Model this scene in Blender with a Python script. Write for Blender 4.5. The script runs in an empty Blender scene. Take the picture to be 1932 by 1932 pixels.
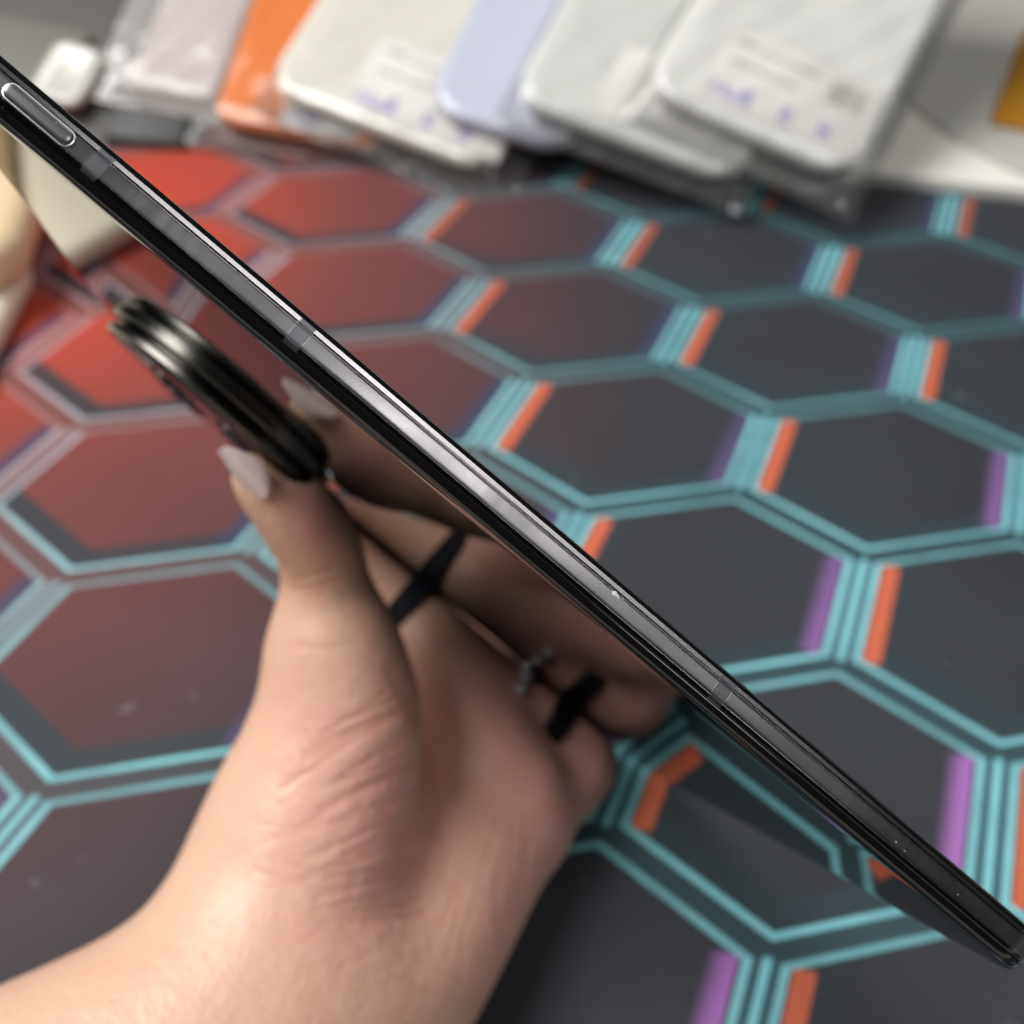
import bpy, bmesh, math, random
import numpy as np
from mathutils import Matrix, Vector

random.seed(7)
rng = np.random.default_rng(7)
scene = bpy.context.scene
COL = scene.collection

# ------------------------------------------------------------------ camera
# The photograph's pose was solved from the hexagon print of the mat and from the
# phone's outline.  Camera space: x right, y down, z forward, millimetres.
F = 1932.0                      # focal length for a picture 1932 units wide
D = 236.0                       # height of the lens above the mat (mm)
ND = np.array([-0.0225, 0.7225, 0.691]); ND /= np.linalg.norm(ND)
UP = -ND
FW = np.array([0, 0, 1.0]) - UP[2] * UP; FW /= np.linalg.norm(FW)
RT = np.cross(FW, UP)
CW = np.stack([RT, FW, UP])     # camera space -> world directions
MM = 0.001

def ray(x, y):
    return np.array([(x - 966) / F, (y - 966) / F, 1.0])
def cw(p):                      # camera point (mm) -> world point (mm)
    return CW @ np.asarray(p, float) + np.array([0, 0, D])
def at(x, y, depth):            # picture position + distance -> world (mm)
    return cw(ray(x, y) * depth)
def desk(x, y, h=0.0):          # point at height h above the mat -> world (mm)
    r = ray(x, y)
    return cw(r * (D - h) / (ND @ r))
def on_plane(x, y, P, N):
    C = np.array([0, 0, D]); r = CW @ ray(x, y)
    return C + r * ((P - C) @ N) / (r @ N)

cam = bpy.data.cameras.new('camera')
cam_o = bpy.data.objects.new('camera', cam); COL.objects.link(cam_o)
Rm = Matrix((CW[:, 0], -CW[:, 1], -CW[:, 2])).transposed()
cam_o.matrix_world = Matrix.Translation((0, 0, D * MM)) @ Rm.to_4x4()
cam.sensor_width = 36.0
cam.sensor_fit = 'HORIZONTAL'
cam.lens = 36.0
cam.clip_start = 0.005
cam.clip_end = 20
cam.dof.use_dof = True
cam.dof.focus_distance = 0.112
cam.dof.aperture_fstop = 16.0
cam.dof.aperture_blades = 0
scene.camera = cam_o

# ------------------------------------------------------------------ light
world = bpy.data.worlds.new('World'); scene.world = world
world.use_nodes = True
bg = world.node_tree.nodes['Background']
bg.inputs[0].default_value = (0.95, 0.97, 1.0, 1)
bg.inputs[1].default_value = 0.05

def area(name, loc, target, sx, sy, power, color=(1, 0.96, 0.9)):
    l = bpy.data.lights.new(name, 'AREA'); l.shape = 'RECTANGLE'
    l.size = sx; l.size_y = sy; l.energy = power; l.color = color
    o = bpy.data.objects.new(name, l); COL.objects.link(o)
    o.location = loc
    d = Vector(target) - Vector(loc)
    o.rotation_euler = d.to_track_quat('-Z', 'Y').to_euler()
    return o
WHITE = (1.0, 0.98, 0.955)
area('ceiling_panel', (-0.80, 0.22, 1.44), (0, 0.2, 0), 1.1, 0.7, 35.5, WHITE)
area('rail_lamp', (0.50, -0.76, 1.40), (0.03, 0.1, 0.12), 0.46, 0.18, 4.6, WHITE)
area('rail_lamp', (1.20, -1.26, 1.40), (0.03, 0.1, 0.12), 0.55, 0.12, 0.9, WHITE)  # added dim lamp, no known source: lifts the rail's right half to mid grey
area('tube_lamp', (1.65, 0.42, 1.42), (1.65, 0.42, 0), 2.7, 0.10, 10, WHITE)

vs = scene.view_settings
vs.view_transform = 'Standard'; vs.look = 'None'; vs.exposure = 0.0; vs.gamma = 1.0
vs.use_curve_mapping = False
scene.render.engine = 'CYCLES'
cy = scene.cycles
cy.use_denoising = True
cy.max_bounces = 6; cy.transparent_max_bounces = 16; cy.glossy_bounces = 4; cy.diffuse_bounces = 3
cy.use_adaptive_sampling = True; cy.adaptive_threshold = 0.03
cy.sample_clamp_indirect = 6.0
cy.caustics_reflective = False; cy.caustics_refractive = False

# ------------------------------------------------------------------ helpers
def s2l(c):
    return tuple(((v / 255) / 12.92 if v / 255 <= 0.04045 else ((v / 255 + 0.055) / 1.055) ** 2.4) for v in c)

def link(o, parent=None):
    COL.objects.link(o)
    if parent is not None:
        o.parent = parent
    return o

def tag(o, label=None, cat=None, group=None, kind=None):
    if label: o['label'] = label
    if cat: o['category'] = cat
    if group: o['group'] = group
    if kind: o['kind'] = kind
    return o

def empty(name, loc=(0, 0, 0), mat=None):
    o = bpy.data.objects.new(name, None); COL.objects.link(o)
    o.empty_display_size = 0.01
    if mat is not None: o.matrix_world = mat
    else: o.location = loc
    return o

def mesh(name, verts, faces, mats, parent=None, smooth=True, fmat=None, scale=MM, sharp=None):
    me = bpy.data.meshes.new(name)
    me.from_pydata([tuple(np.asarray(v, float) * scale) for v in verts], [], [tuple(int(i) for i in f) for f in faces])
    if not isinstance(mats, (list, tuple)): mats = [mats]
    for m in mats: me.materials.append(m)
    if fmat is not None: me.polygons.foreach_set('material_index', np.asarray(fmat, dtype=np.int32))
    me.polygons.foreach_set('use_smooth', np.full(len(me.polygons), bool(smooth)))
    me.update()
    if sharp is not None: me.set_sharp_from_angle(angle=math.radians(sharp))
    o = bpy.data.objects.new(name, me)
    return link(o, parent)

# ------------------------------------------------------------------ materials
class E:
    """tiny expression -> Math-node compiler"""
    nt = None
    def __init__(s, v): s.v = v
    @staticmethod
    def op(o, *a, clamp=False):
        n = E.nt.nodes.new('ShaderNodeMath'); n.operation = o; n.use_clamp = clamp
        for i, x in enumerate(a):
            x = x.v if isinstance(x, E) else x
            if isinstance(x, (int, float)): n.inputs[i].default_value = x
            else: E.nt.links.new(x, n.inputs[i])
        return E(n.outputs[0])
    def __add__(s, o): return E.op('ADD', s, o)
    __radd__ = __add__
    def __sub__(s, o): return E.op('SUBTRACT', s, o)
    def __rsub__(s, o): return E.op('SUBTRACT', o, s)
    def __mul__(s, o): return E.op('MULTIPLY', s, o)
    __rmul__ = __mul__
    def __neg__(s): return E.op('MULTIPLY', s, -1.0)
    def abs(s): return E.op('ABSOLUTE', s)
    def max(s, o): return E.op('MAXIMUM', s, o)
    def min(s, o): return E.op('MINIMUM', s, o)
    def lt(s, o): return E.op('LESS_THAN', s, o)
    def gt(s, o): return E.op('GREATER_THAN', s, o)
    def fmod(s, m): return E.op('FLOORED_MODULO', s, m)
    def ss(s, a, b):            # smoothstep a..b
        n = E.nt.nodes.new('ShaderNodeMapRange'); n.interpolation_type = 'SMOOTHSTEP'
        E.nt.links.new(s.v, n.inputs[0])
        n.inputs[1].default_value = a; n.inputs[2].default_value = b
        n.inputs[3].default_value = 0; n.inputs[4].default_value = 1
        return E(n.outputs[0])
    def box(s, a, b, w):        # 1 inside a..b with soft width w
        return s.ss(a - w, a + w) * (1 - s.ss(b - w, b + w))

def cmix(nt, fac, a, b):
    n = nt.nodes.new('ShaderNodeMix'); n.data_type = 'RGBA'
    for i, x in ((0, fac), (6, a), (7, b)):
        x = x.v if isinstance(x, E) else x
        if isinstance(x, (int, float)): n.inputs[i].default_value = x
        elif isinstance(x, tuple): n.inputs[i].default_value = (*x, 1)
        else: nt.links.new(x, n.inputs[i])
    return n.outputs[2]

def new_mat(name):
    m = bpy.data.materials.new(name); m.use_nodes = True
    nt = m.node_tree; p = nt.nodes['Principled BSDF']
    return m, nt, p

def noise(nt, scale, detail=3, rough=0.5, vec=None, dist=0.0):
    n = nt.nodes.new('ShaderNodeTexNoise')
    n.inputs['Scale'].default_value = scale; n.inputs['Detail'].default_value = detail
    n.inputs['Roughness'].default_value = rough; n.inputs['Distortion'].default_value = dist
    if vec is None:
        tc = nt.nodes.new('ShaderNodeTexCoord'); vec = tc.outputs['Object']
    nt.links.new(vec, n.inputs['Vector'])
    return n.outputs[0]

def bump(nt, p, h, strength, dist=0.001):
    b = nt.nodes.new('ShaderNodeBump'); b.inputs['Strength'].default_value = strength
    b.inputs['Distance'].default_value = dist
    nt.links.new(h.v if isinstance(h, E) else h, b.inputs['Height'])
    nt.links.new(b.outputs[0], p.inputs['Normal'])
    return b

def simple(name, rgb, rough=0.5, metal=0.0, spec=0.5, var=0.06, scale=60, bmp=0.0, bscale=400, coat=0.0, sss=0.0, trans=0.0):
    m, nt, p = new_mat(name)
    c = s2l(rgb)
    n = noise(nt, scale, 4)
    col = cmix(nt, n, tuple(v * (1 - var) for v in c), tuple(min(1, v * (1 + var)) for v in c))
    nt.links.new(col, p.inputs['Base Color'])
    E.nt = nt
    r = E(noise(nt, scale * 1.7, 4)) * (rough * 0.4) + rough * 0.8
    nt.links.new(r.v, p.inputs['Roughness'])
    p.inputs['Metallic'].default_value = metal
    p.inputs['Specular IOR Level'].default_value = spec
    p.inputs['Coat Weight'].default_value = coat
    p.inputs['Coat Roughness'].default_value = 0.08
    if sss:
        p.inputs['Subsurface Weight'].default_value = sss
        p.inputs['Subsurface Radius'].default_value = (1, 0.9, 0.7)
        p.inputs['Subsurface Scale'].default_value = 0.003
    if bmp: bump(nt, p, noise(nt, bscale, 3), bmp, 0.0004)
    return m

# ------------------------------------------------------------------ desk mat (printed hexagons)
OX, OY = 117.75, 484.76
A1 = np.array([90.666, -17.786]); A2 = np.array([19.59, -73.348])
INV = np.linalg.inv(np.stack([A1, A2], 1))

def mat_material():
    m, nt, p = new_mat('printed_cloth')
    E.nt = nt
    tc = nt.nodes.new('ShaderNodeTexCoord')
    sp = nt.nodes.new('ShaderNodeSeparateXYZ'); nt.links.new(tc.outputs['Object'], sp.inputs[0])
    x = E(sp.outputs[0]) * 1000.0; y = E(sp.outputs[1]) * 1000.0
    px = x - OX; py = y - OY
    a = px * float(INV[0, 0]) + py * float(INV[0, 1])
    b = px * float(INV[1, 0]) + py * float(INV[1, 1])
    X = a + b * 0.5 + 0.5; Y = b * 0.8660254
    S3 = 1.7320508
    ax = (X + 0.5).fmod(1.0) - 0.5; ay = (Y + S3 / 2).fmod(S3) - S3 / 2
    bx = X.fmod(1.0) - 0.5; by = Y.fmod(S3) - S3 / 2
    pick = (ax * ax + ay * ay).lt(bx * bx + by * by)
    lx = ax * pick + bx * (1 - pick); ly = ay * pick + by * (1 - pick)
    dlr = lx * 0.5 + ly * 0.8660254; dll = ly * 0.8660254 - lx * 0.5
    obl = dlr.abs().max(dll.abs())
    mm = lx.abs().max(obl)
    vert = lx.abs().gt(obl)
    low = dlr.max(dll)
    upper = (1 - vert) * ly.lt(0)
    # distance from the warm corner of the print
    cx = x + 205.0; cyy = y - 425.0
    r2 = E.op('SQRT', cx * cx * 1.0 + cyy * cyy * 0.46)
    red = 1 - r2.ss(30.0, 290.0)
    red2 = red * red
    hot = 1 - r2.ss(30.0, 135.0)
    # colours
    cloud = E(noise(nt, 14.0, 3))
    grey = cmix(nt, cloud, s2l((34, 37, 42)), s2l((54, 58, 64)))
    inner = cmix(nt, red, grey, s2l((132, 58, 52)))
    inner = cmix(nt, hot * 0.75, inner, s2l((196, 66, 36)))
    teal = cmix(nt, cloud, s2l((124, 200, 210)), s2l((148, 222, 228)))
    line_c = cmix(nt, red2, teal, s2l((178, 150, 160)))
    gap_v = cmix(nt, red, s2l((44, 86, 96)), s2l((140, 84, 78)))
    gap_o = cmix(nt, red, s2l((44, 68, 74)), s2l((126, 72, 66)))
    gap_c = cmix(nt, vert, gap_o, gap_v)
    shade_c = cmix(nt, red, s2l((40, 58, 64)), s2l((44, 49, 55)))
    col = inner
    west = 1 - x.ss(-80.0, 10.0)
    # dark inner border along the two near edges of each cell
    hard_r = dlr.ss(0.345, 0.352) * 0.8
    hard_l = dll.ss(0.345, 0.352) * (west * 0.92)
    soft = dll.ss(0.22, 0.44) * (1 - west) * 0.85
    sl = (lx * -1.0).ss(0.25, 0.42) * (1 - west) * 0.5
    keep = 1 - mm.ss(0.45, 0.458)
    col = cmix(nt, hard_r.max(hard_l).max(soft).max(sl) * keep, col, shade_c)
    # orange / violet flashes beside the upright bundles
    endy = 1 - ly.abs().ss(0.255, 0.275)
    orange = (lx * -1.0).box(0.378, 0.434, 0.006) * endy * x.ss(-95.0, -45.0) * (1 - y.ss(280.0, 560.0) * 0.6) * 0.85
    violet = lx.ss(0.345, 0.415) * (1 - lx.ss(0.428, 0.436)) * endy * 0.9
    col = cmix(nt, orange, col, s2l((214, 104, 68)))
    vio_c = cmix(nt, (x * 0.0022 - y * 0.0032 + 0.95).ss(0.0, 1.0), s2l((52, 62, 92)), s2l((176, 116, 194)))
    col = cmix(nt, violet, col, vio_c)
    # gap between the cells
    col = cmix(nt, mm.ss(0.462, 0.468), col, gap_c)
    # outlines
    far = 1 - y.ss(200.0, 430.0) * (0.60 - red * 0.35)
    lw = mm.box(0.441, 0.464, 0.004)
    is_r = dlr.gt(dll)                      # lower-right side rather than lower-left
    low_s = is_r * far * far + (1 - is_r) * far
    up_s = far * far * (0.75 - red * 0.5)
    ob_s = upper * up_s + (1 - upper) * low_s
    strength = vert * (0.97 - red * 0.1 - y.ss(330.0, 600.0) * 0.5) + (1 - vert) * ob_s
    worn = E(noise(nt, 22.0, 4, 0.6)).ss(0.30, 0.62) * 0.35 + 0.65
    col = cmix(nt, lw * strength * worn, col, line_c)
    mid = lx.abs().ss(0.486, 0.491) * vert * (1 - ly.abs().ss(0.27, 0.285))
    col = cmix(nt, mid * (1 - red * 0.75) * worn, col, line_c)
    # faint weave and dust
    wv = E(noise(nt, 900.0, 2))
    col = cmix(nt, wv * 0.14, col, s2l((120, 120, 125)))
    dust = E(noise(nt, 120.0, 2)).ss(0.70, 0.78) * 0.30
    col = cmix(nt, dust, col, s2l((150, 150, 150)))
    nt.links.new(col, p.inputs['Base Color'])
    p.inputs['Roughness'].default_value = 0.6
    p.inputs['Specular IOR Level'].default_value = 0.18
    bump(nt, p, wv, 0.25, 0.0003)
    return m

def rounded_slab(name, mats, W, H, T, r, fillet, parent=None, nseg=8, fseg=4, matrix=None, dish=0.0, fm=None):
    """rounded-corner slab: x 0..W, y 0..H, top at z=T; every edge filleted"""
    def loop(inset, z):
        pts = []
        rr = max(r - inset, 0.2)
        for cx, cyy, a0 in ((W - r, H - r, 0), (r, H - r, 90), (r, r, 180), (W - r, r, 270)):
            for k in range(nseg + 1):
                a = math.radians(a0 + 90 * k / nseg)
                pts.append((cx + rr * math.cos(a), cyy + rr * math.sin(a), z))
        return pts
    loops = []
    for k in range(fseg + 1):
        a = math.pi / 2 * k / fseg
        loops.append(loop(fillet * (1 - math.sin(a)), fillet * (1 - math.cos(a))))
    for k in range(fseg + 1):
        a = math.pi / 2 * k / fseg
        loops.append(loop(fillet * (1 - math.cos(a)), T - fillet * (1 - math.sin(a))))
    if dish:
        loops.append(loop(fillet * 1.6, T - dish * 0.15)); loops.append(loop(fillet * 2.4, T - dish))
    n = len(loops[0]); V = [p for l in loops for p in l]; Fc = []
    for i in range(len(loops) - 1):
        for j in range(n):
            Fc.append((i * n + j, i * n + (j + 1) % n, (i + 1) * n + (j + 1) % n, (i + 1) * n + j))
    Fc.append(tuple(range(n - 1, -1, -1))); Fc.append(tuple(range((len(loops) - 1) * n, len(loops) * n)))
    o = mesh(name, V, Fc, mats, parent, sharp=50)
    if matrix is not None: o.matrix_world = matrix
    return o

def frame_matrix(origin, ux, uy, uz):
    m = Matrix((ux, uy, uz)).transposed().to_4x4()
    m.translation = Vector(np.asarray(origin) * MM)
    return m

ANG = math.atan2(A1[1], A1[0])
MU = np.array([math.cos(ANG), math.sin(ANG), 0]); MV = np.array([-math.sin(ANG), math.cos(ANG), 0])
far_pt = desk(1760, 338)        # far edge of the mat, seen at the right

# desk top under the mat
desk_m = simple('desk_laminate', (196, 190, 180), 0.45, var=0.05, scale=8)
V = []
for z in (-3.2, -28):
    for x, y in ((-900, -500), (900, -500), (900, 1300), (-900, 1300)):
        V.append((x, y, z))
o = mesh('desk_top', V, [(0, 1, 2, 3), (7, 6, 5, 4), (0, 4, 5, 1), (1, 5, 6, 2), (2, 6, 7, 3), (3, 7, 4, 0)], desk_m, smooth=False)
tag(o, 'pale desk top under the patterned mat', None, kind='structure')

mat_o = rounded_slab('desk_mat', mat_material(), 980, 620, 3.0, 12, 1.0)
# bake the slab into world orientation so that the print uses plain desk coordinates
corner = far_pt - MU * 600 - MV * 620
for v in mat_o.data.vertices:
    p = np.array(v.co) / MM
    w_ = corner + MU * p[0] + MV * p[1]
    v.co = Vector((w_[0], w_[1], p[2] - 3.0)) * MM
tag(mat_o, 'dark desk mat printed with teal outlined hexagons fading to red', 'desk mat')

# ------------------------------------------------------------------ phone
# local frame: x from bottom to top along the long side, y from the near side to the far side, z out of the back
RP = np.array([[-0.77961, -0.18685, -0.59774], [0.35266, 0.65776, -0.66557], [0.51753, -0.72968, -0.4469]])
OP = np.array([60.93, 50.47, 115.28])
X0, PL, PW, PT = -3.0, 162.0, 149.0, 5.5   # bottom end, top end, width, thickness
for i in range(3): RP[:, i] /= np.linalg.norm(RP[:, i])
phone_mw = frame_matrix(OP, RP[:, 0], RP[:, 1], RP[:, 2])
def to_phone(p): return (np.asarray(p) - OP) @ RP
def from_phone(p): return OP + RP @ np.asarray(p, float)

def metal_material(name, base, rough, streak=0.0):
    m, nt, p = new_mat(name); E.nt = nt
    tc = nt.nodes.new('ShaderNodeTexCoord')
    mp = nt.nodes.new('ShaderNodeMapping'); mp.inputs['Scale'].default_value = (900, 900, 90)
    mp.inputs['Rotation'].default_value = (0.0, 0.5, 0.0)
    nt.links.new(tc.outputs['Object'], mp.inputs[0])
    sm = E(noise(nt, 1.0, 4, 0.6, mp.outputs[0]))
    big = E(noise(nt, 45.0, 3))
    patch = big.ss(0.42, 0.66)
    c = s2l(base)
    specks = E(noise(nt, 1500.0, 1)).ss(0.80, 0.83)
    col = cmix(nt, sm * 0.5, c, tuple(v * 1.25 for v in c))
    col = cmix(nt, specks * 0.5, col, s2l((225, 225, 225)))
    nt.links.new(col, p.inputs['Base Color'])
    p.inputs['Metallic'].default_value = 1.0
    r = sm * patch * streak + rough + specks * 0.2
    nt.links.new(r.v, p.inputs['Roughness'])
    return m

rail_m = metal_material('graphite_satin_metal', (116, 115, 116), 0.26, 0.24)
bevel_m = metal_material('graphite_polished_metal', (128, 126, 128), 0.20, 0.06)
lower_m = metal_material('dark_polished_metal', (66, 60, 64), 0.14, 0.05)

def glass_material():
    m, nt, p = new_mat('black_mirror_glass'); E.nt = nt
    n = E(noise(nt, 55.0, 4)); d = E(noise(nt, 1400.0, 1)).ss(0.80, 0.84)
    col = cmix(nt, d * 0.6, (0.004, 0.0035, 0.004), (0.25, 0.25, 0.25))
    nt.links.new(col, p.inputs['Base Color'])
    nt.links.new((n.ss(0.45, 0.75) * 0.05 + 0.012 + d * 0.3).v, p.inputs['Roughness'])
    p.inputs['IOR'].default_value = 1.52
    return m
glass_m = glass_material()
screen_m = simple('dark_screen_glass', (14, 14, 16), 0.05, var=0.2, scale=20)

phone = empty('foldable_phone', mat=phone_mw)
tag(phone, 'thin dark unfolded phone held edge on, with mirror black back', 'phone')

CR = 6.5
def outline(nc=14):
    """points and outward normals round the phone, starting on the near side"""
    pts = []
    for cx, cyy, a0 in ((X0 + CR, CR, 180), (PL - CR, CR, 270), (PL - CR, PW - CR, 0), (X0 + CR, PW - CR, 90)):
        for k in range(nc + 1):
            a = math.radians(a0 + 90 * k / nc)
            pts.append(((cx + CR * math.cos(a), cyy + CR * math.sin(a)), (math.cos(a), math.sin(a))))
    # extra stations along the near side
    out = pts[:nc + 1]
    for k in range(1, 60):
        out.append(((X0 + CR + (PL - X0 - 2 * CR) * k / 60, 0.0), (0.0, -1.0)))
    return out + pts[nc + 1:]
OUT = outline()

def sweep(name, prof, mats, parent, seg_mat=None, cap_first=False, cap_last=False, stations=None, closed=True, sharp=28):
    st = OUT if stations is None else stations
    V, Fc, fm = [], [], []
    n = len(prof)
    for (p, nn) in st:
        for (o_, z) in prof: V.append((p[0] - nn[0] * o_, p[1] - nn[1] * o_, z))
    m = len(st)
    for i in range(m if closed else m - 1):
        j = (i + 1) % m
        for k in range(n - 1):
            Fc.append((i * n + k, i * n + k + 1, j * n + k + 1, j * n + k)); fm.append(seg_mat[k] if seg_mat else 0)
    if cap_first: Fc.append(tuple(i * n for i in range(m))); fm.append(0)
    if cap_last: Fc.append(tuple(i * n + n - 1 for i in reversed(range(m)))); fm.append(0)
    return mesh(name, V, Fc, mats, parent, fmat=fm, sharp=sharp)

back_prof = [(3.2, 0.0), (2.2, -0.01), (1.5, -0.06), (1.0, -0.18), (0.62, -0.40), (0.38, -0.70), (0.24, -1.02), (0.20, -1.25), (0.24, -1.33), (0.5, -1.36)]
back = sweep('back_glass', back_prof, glass_m, phone, cap_first=True)
frame_prof = [(0.5, -1.345), (0.20, -1.40), (0.13, -1.46), (0.03, -1.70), (-0.05, -1.91), (-0.062, -1.95), (-0.03, -2.01), (-0.052, -2.07),
              (-0.072, -2.45), (-0.08, -3.05), (-0.074, -3.65), (-0.06, -3.93), (0.0, -4.04), (0.05, -4.08), (0.11, -4.11), (0.11, -4.17), (0.03, -4.21),
              (0.235, -4.70), (0.36, -4.77), (0.8, -4.79)]
frame_seg = [2, 2, 2, 2, 2, 1, 1, 0, 0, 0, 0, 1, 1, 2, 2, 2, 1, 2, 2]
frame = sweep('frame', frame_prof, [rail_m, bevel_m, lower_m], phone, frame_seg)
front_prof = [(0.8, -4.78), (0.40, -4.82), (0.46, -5.10), (0.70, -5.32), (1.2, -5.46), (2.0, -5.5), (3.4, -5.5)]
sweep('screen', front_prof, screen_m, phone, cap_last=True)

# antenna bands let into the near rail
band_m = metal_material('grey_antenna_inlay', (104, 104, 109), 0.34, 0.1)
gap_m = simple('bright_seam_metal', (170, 170, 172), 0.25, metal=1.0, scale=2000, var=0.3)
bprof = [(o_ - 0.008, z) for o_, z in frame_prof[1:-1]]
bandseg = [0] * (len(bprof) - 1)
for xc in (137.15, 110.3, 49.4):
    st = [((xc - 0.95, 0), (0, -1)), ((xc, 0), (0, -1)), ((xc + 0.95, 0), (0, -1))]
    b_ = sweep('antenna_band', bprof, band_m, phone, stations=st, closed=False)
    for sx in (-0.99, 0.99):
        st = [((xc + sx - 0.035, 0), (0, -1)), ((xc + sx + 0.035, 0), (0, -1))]
        sweep('seam', [(o_ - 0.004, z) for o_, z in bprof[5:12]], gap_m, b_, stations=st, closed=False)

# power key: pill raised out of a shallow bright-rimmed recess
def pill(name, x0, x1, zc, hw, y_in, y_out, fil, m, parent):
    V, Fc = [], []; n = 12
    rings = [(0.0, y_in), (0.0, y_out + fil), (fil * 0.3, y_out + fil * 0.3), (fil, y_out), (hw * 0.75, y_out - 0.02)]
    for ins, yy in rings:
        r = hw - ins
        for cx, a0 in ((x1 - hw, -90), (x0 + hw, 90)):
            for k in range(n + 1):
                a = math.radians(a0 + 180 * k / n)
                V.append((cx + r * math.cos(a), yy, zc + r * math.sin(a)))
    c = 2 * (n + 1)
    for i in range(len(rings) - 1):
        for j in range(c): Fc.append((i * c + j, i * c + (j + 1) % c, (i + 1) * c + (j + 1) % c, (i + 1) * c + j))
    Fc.append(tuple((len(rings) - 1) * c + j for j in range(c)))
    o = mesh(name, V, Fc, m, parent, sharp=40)
    bm = bmesh.new(); bm.from_mesh(o.data); bmesh.ops.recalc_face_normals(bm, faces=bm.faces); bm.to_mesh(o.data); bm.free()
    return o
def pill_rim(name, x0, x1, zc, hw, m, parent):
    V, Fc = [], []; n = 12
    for ins, yy in ((0.16, 0.02), (0.12, -0.125), (0.03, -0.125), (-0.04, -0.07)):
        r = hw - ins
        for cx, a0 in ((x1 - hw, -90), (x0 + hw, 90)):
            for k in range(n + 1):
                a = math.radians(a0 + 180 * k / n)
                V.append((cx + r * math.cos(a), yy, zc + r * math.sin(a)))
    c = 2 * (n + 1)
    for i in range(3):
        for j in range(c): Fc.append((i * c + j, i * c + (j + 1) % c, (i + 1) * c + (j + 1) % c, (i + 1) * c + j))
    return mesh(name, V, Fc, m, parent, sharp=50)
key_m = metal_material('bright_key_metal', (118, 117, 121), 0.32, 0.08)
rim_m = metal_material('bright_key_rim', (235, 235, 238), 0.34, 0.0)
rim = pill_rim('button_rim', 140.3, 149.0, -3.05, 0.98, rim_m, phone)
key = pill('power_button', 140.42, 148.88, -3.05, 0.80, 0.3, -0.62, 0.30, key_m, phone)

# scuffs where the finish has chipped
chip_m = simple('bare_chip_metal', (225, 225, 228), 0.5, metal=0.6, scale=900)
def chip(x, z, s, y=-0.09):
    n = 9; pts = []
    for k in range(n):
        a = 2 * math.pi * k / n; r = s * (0.45 + 0.9 * random.random())
        pts.append((x + r * math.cos(a) * 1.3, y, z + r * math.sin(a) * 0.6))
    V = pts + [(x, y - 0.02, z)]
    mesh('chip', V, [((k + 1) % n, k, n) for k in range(n)], chip_m, phone, smooth=False)
chip(66.0, -3.72, 0.55); chip(65.4, -3.60, 0.16); chip(64.9, -3.85, 0.12)
for x, z, s in ((103.0, -2.95, .05), (90.0, -3.9, .05), (109.0, -3.0, .05), (57.2, -3.2, .04), (50.0, -2.9, .05), (12.0, -2.7, .09), (145.6, -3.3, .06), (142.6, -3.5, .05), (143.2, -2.9, .05), (22.0, -2.75, .12), (20.5, -2.6, .10), (118, -3.2, .04)):
    chip(x, z, s, -0.66 if 140.5 < x < 148.8 else -0.09)

# camera module: stepped dark disc
DISC_C = np.array([127.6, 91.0]); DISC_R = 25.2
disc_m = metal_material('camera_ring_metal', (46, 45, 43), 0.26, 0.05)
disc_b = metal_material('camera_bright_ring', (98, 96, 92), 0.26, 0.05)
lens_m = simple('camera_cover_glass', (8, 8, 9), 0.04, var=0.2, scale=40)
def lathe(name, prof, m, parent, c, n=96, fm=None, cap=True):
    V, Fc, f_ = [], [], []
    for r, z in prof:
        for k in range(n):
            a = 2 * math.pi * k / n; V.append((c[0] + r * math.cos(a), c[1] + r * math.sin(a), z))
    for i in range(len(prof) - 1):
        for k in range(n):
            Fc.append((i * n + k, i * n + (k + 1) % n, (i + 1) * n + (k + 1) % n, (i + 1) * n + k)); f_.append(fm[i] if fm else 0)
    if cap: Fc.append(tuple((len(prof) - 1) * n + k for k in range(n))); f_.append(0)
    return mesh(name, V, Fc, m, parent, fmat=f_, sharp=35)
cm = lathe('camera_module', [(DISC_R, -0.05), (DISC_R, 0.95), (DISC_R - 0.12, 1.08), (DISC_R - 0.55, 1.30), (DISC_R - 1.9, 1.34), (DISC_R - 1.9, 2.55), (DISC_R - 1.0, 2.75), (DISC_R - 0.9, 2.85),
            (DISC_R - 0.9, 3.7), (DISC_R - 1.05, 3.9), (DISC_R - 1.7, 4.25), (DISC_R - 2.0, 4.32), (DISC_R - 3.6, 4.4)],
           [disc_m, disc_b], phone, DISC_C, fm=[1, 1, 1, 0, 0, 0, 0, 1, 1, 1, 0, 0])
lathe('cover_glass', [(DISC_R - 3.5, 4.4), (DISC_R - 3.6, 4.6), (DISC_R - 4.1, 4.65)], lens_m, cm, DISC_C)
for dx, dy, r in ((7.5, 7.5, 5.2), (-7.5, 7.5, 5.2), (7.5, -7.5, 5.2), (-7.5, -7.5, 5.2)):
    lathe('lens_ring', [(r, 4.6), (r, 4.95), (r - 0.4, 5.05), (r - 0.9, 5.0), (r - 1.2, 4.75), (r - 3.0, 4.7)], [disc_m, lens_m], cm, DISC_C + np.array([dx, dy]), n=40, fm=[0, 0, 0, 1, 1])

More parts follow.
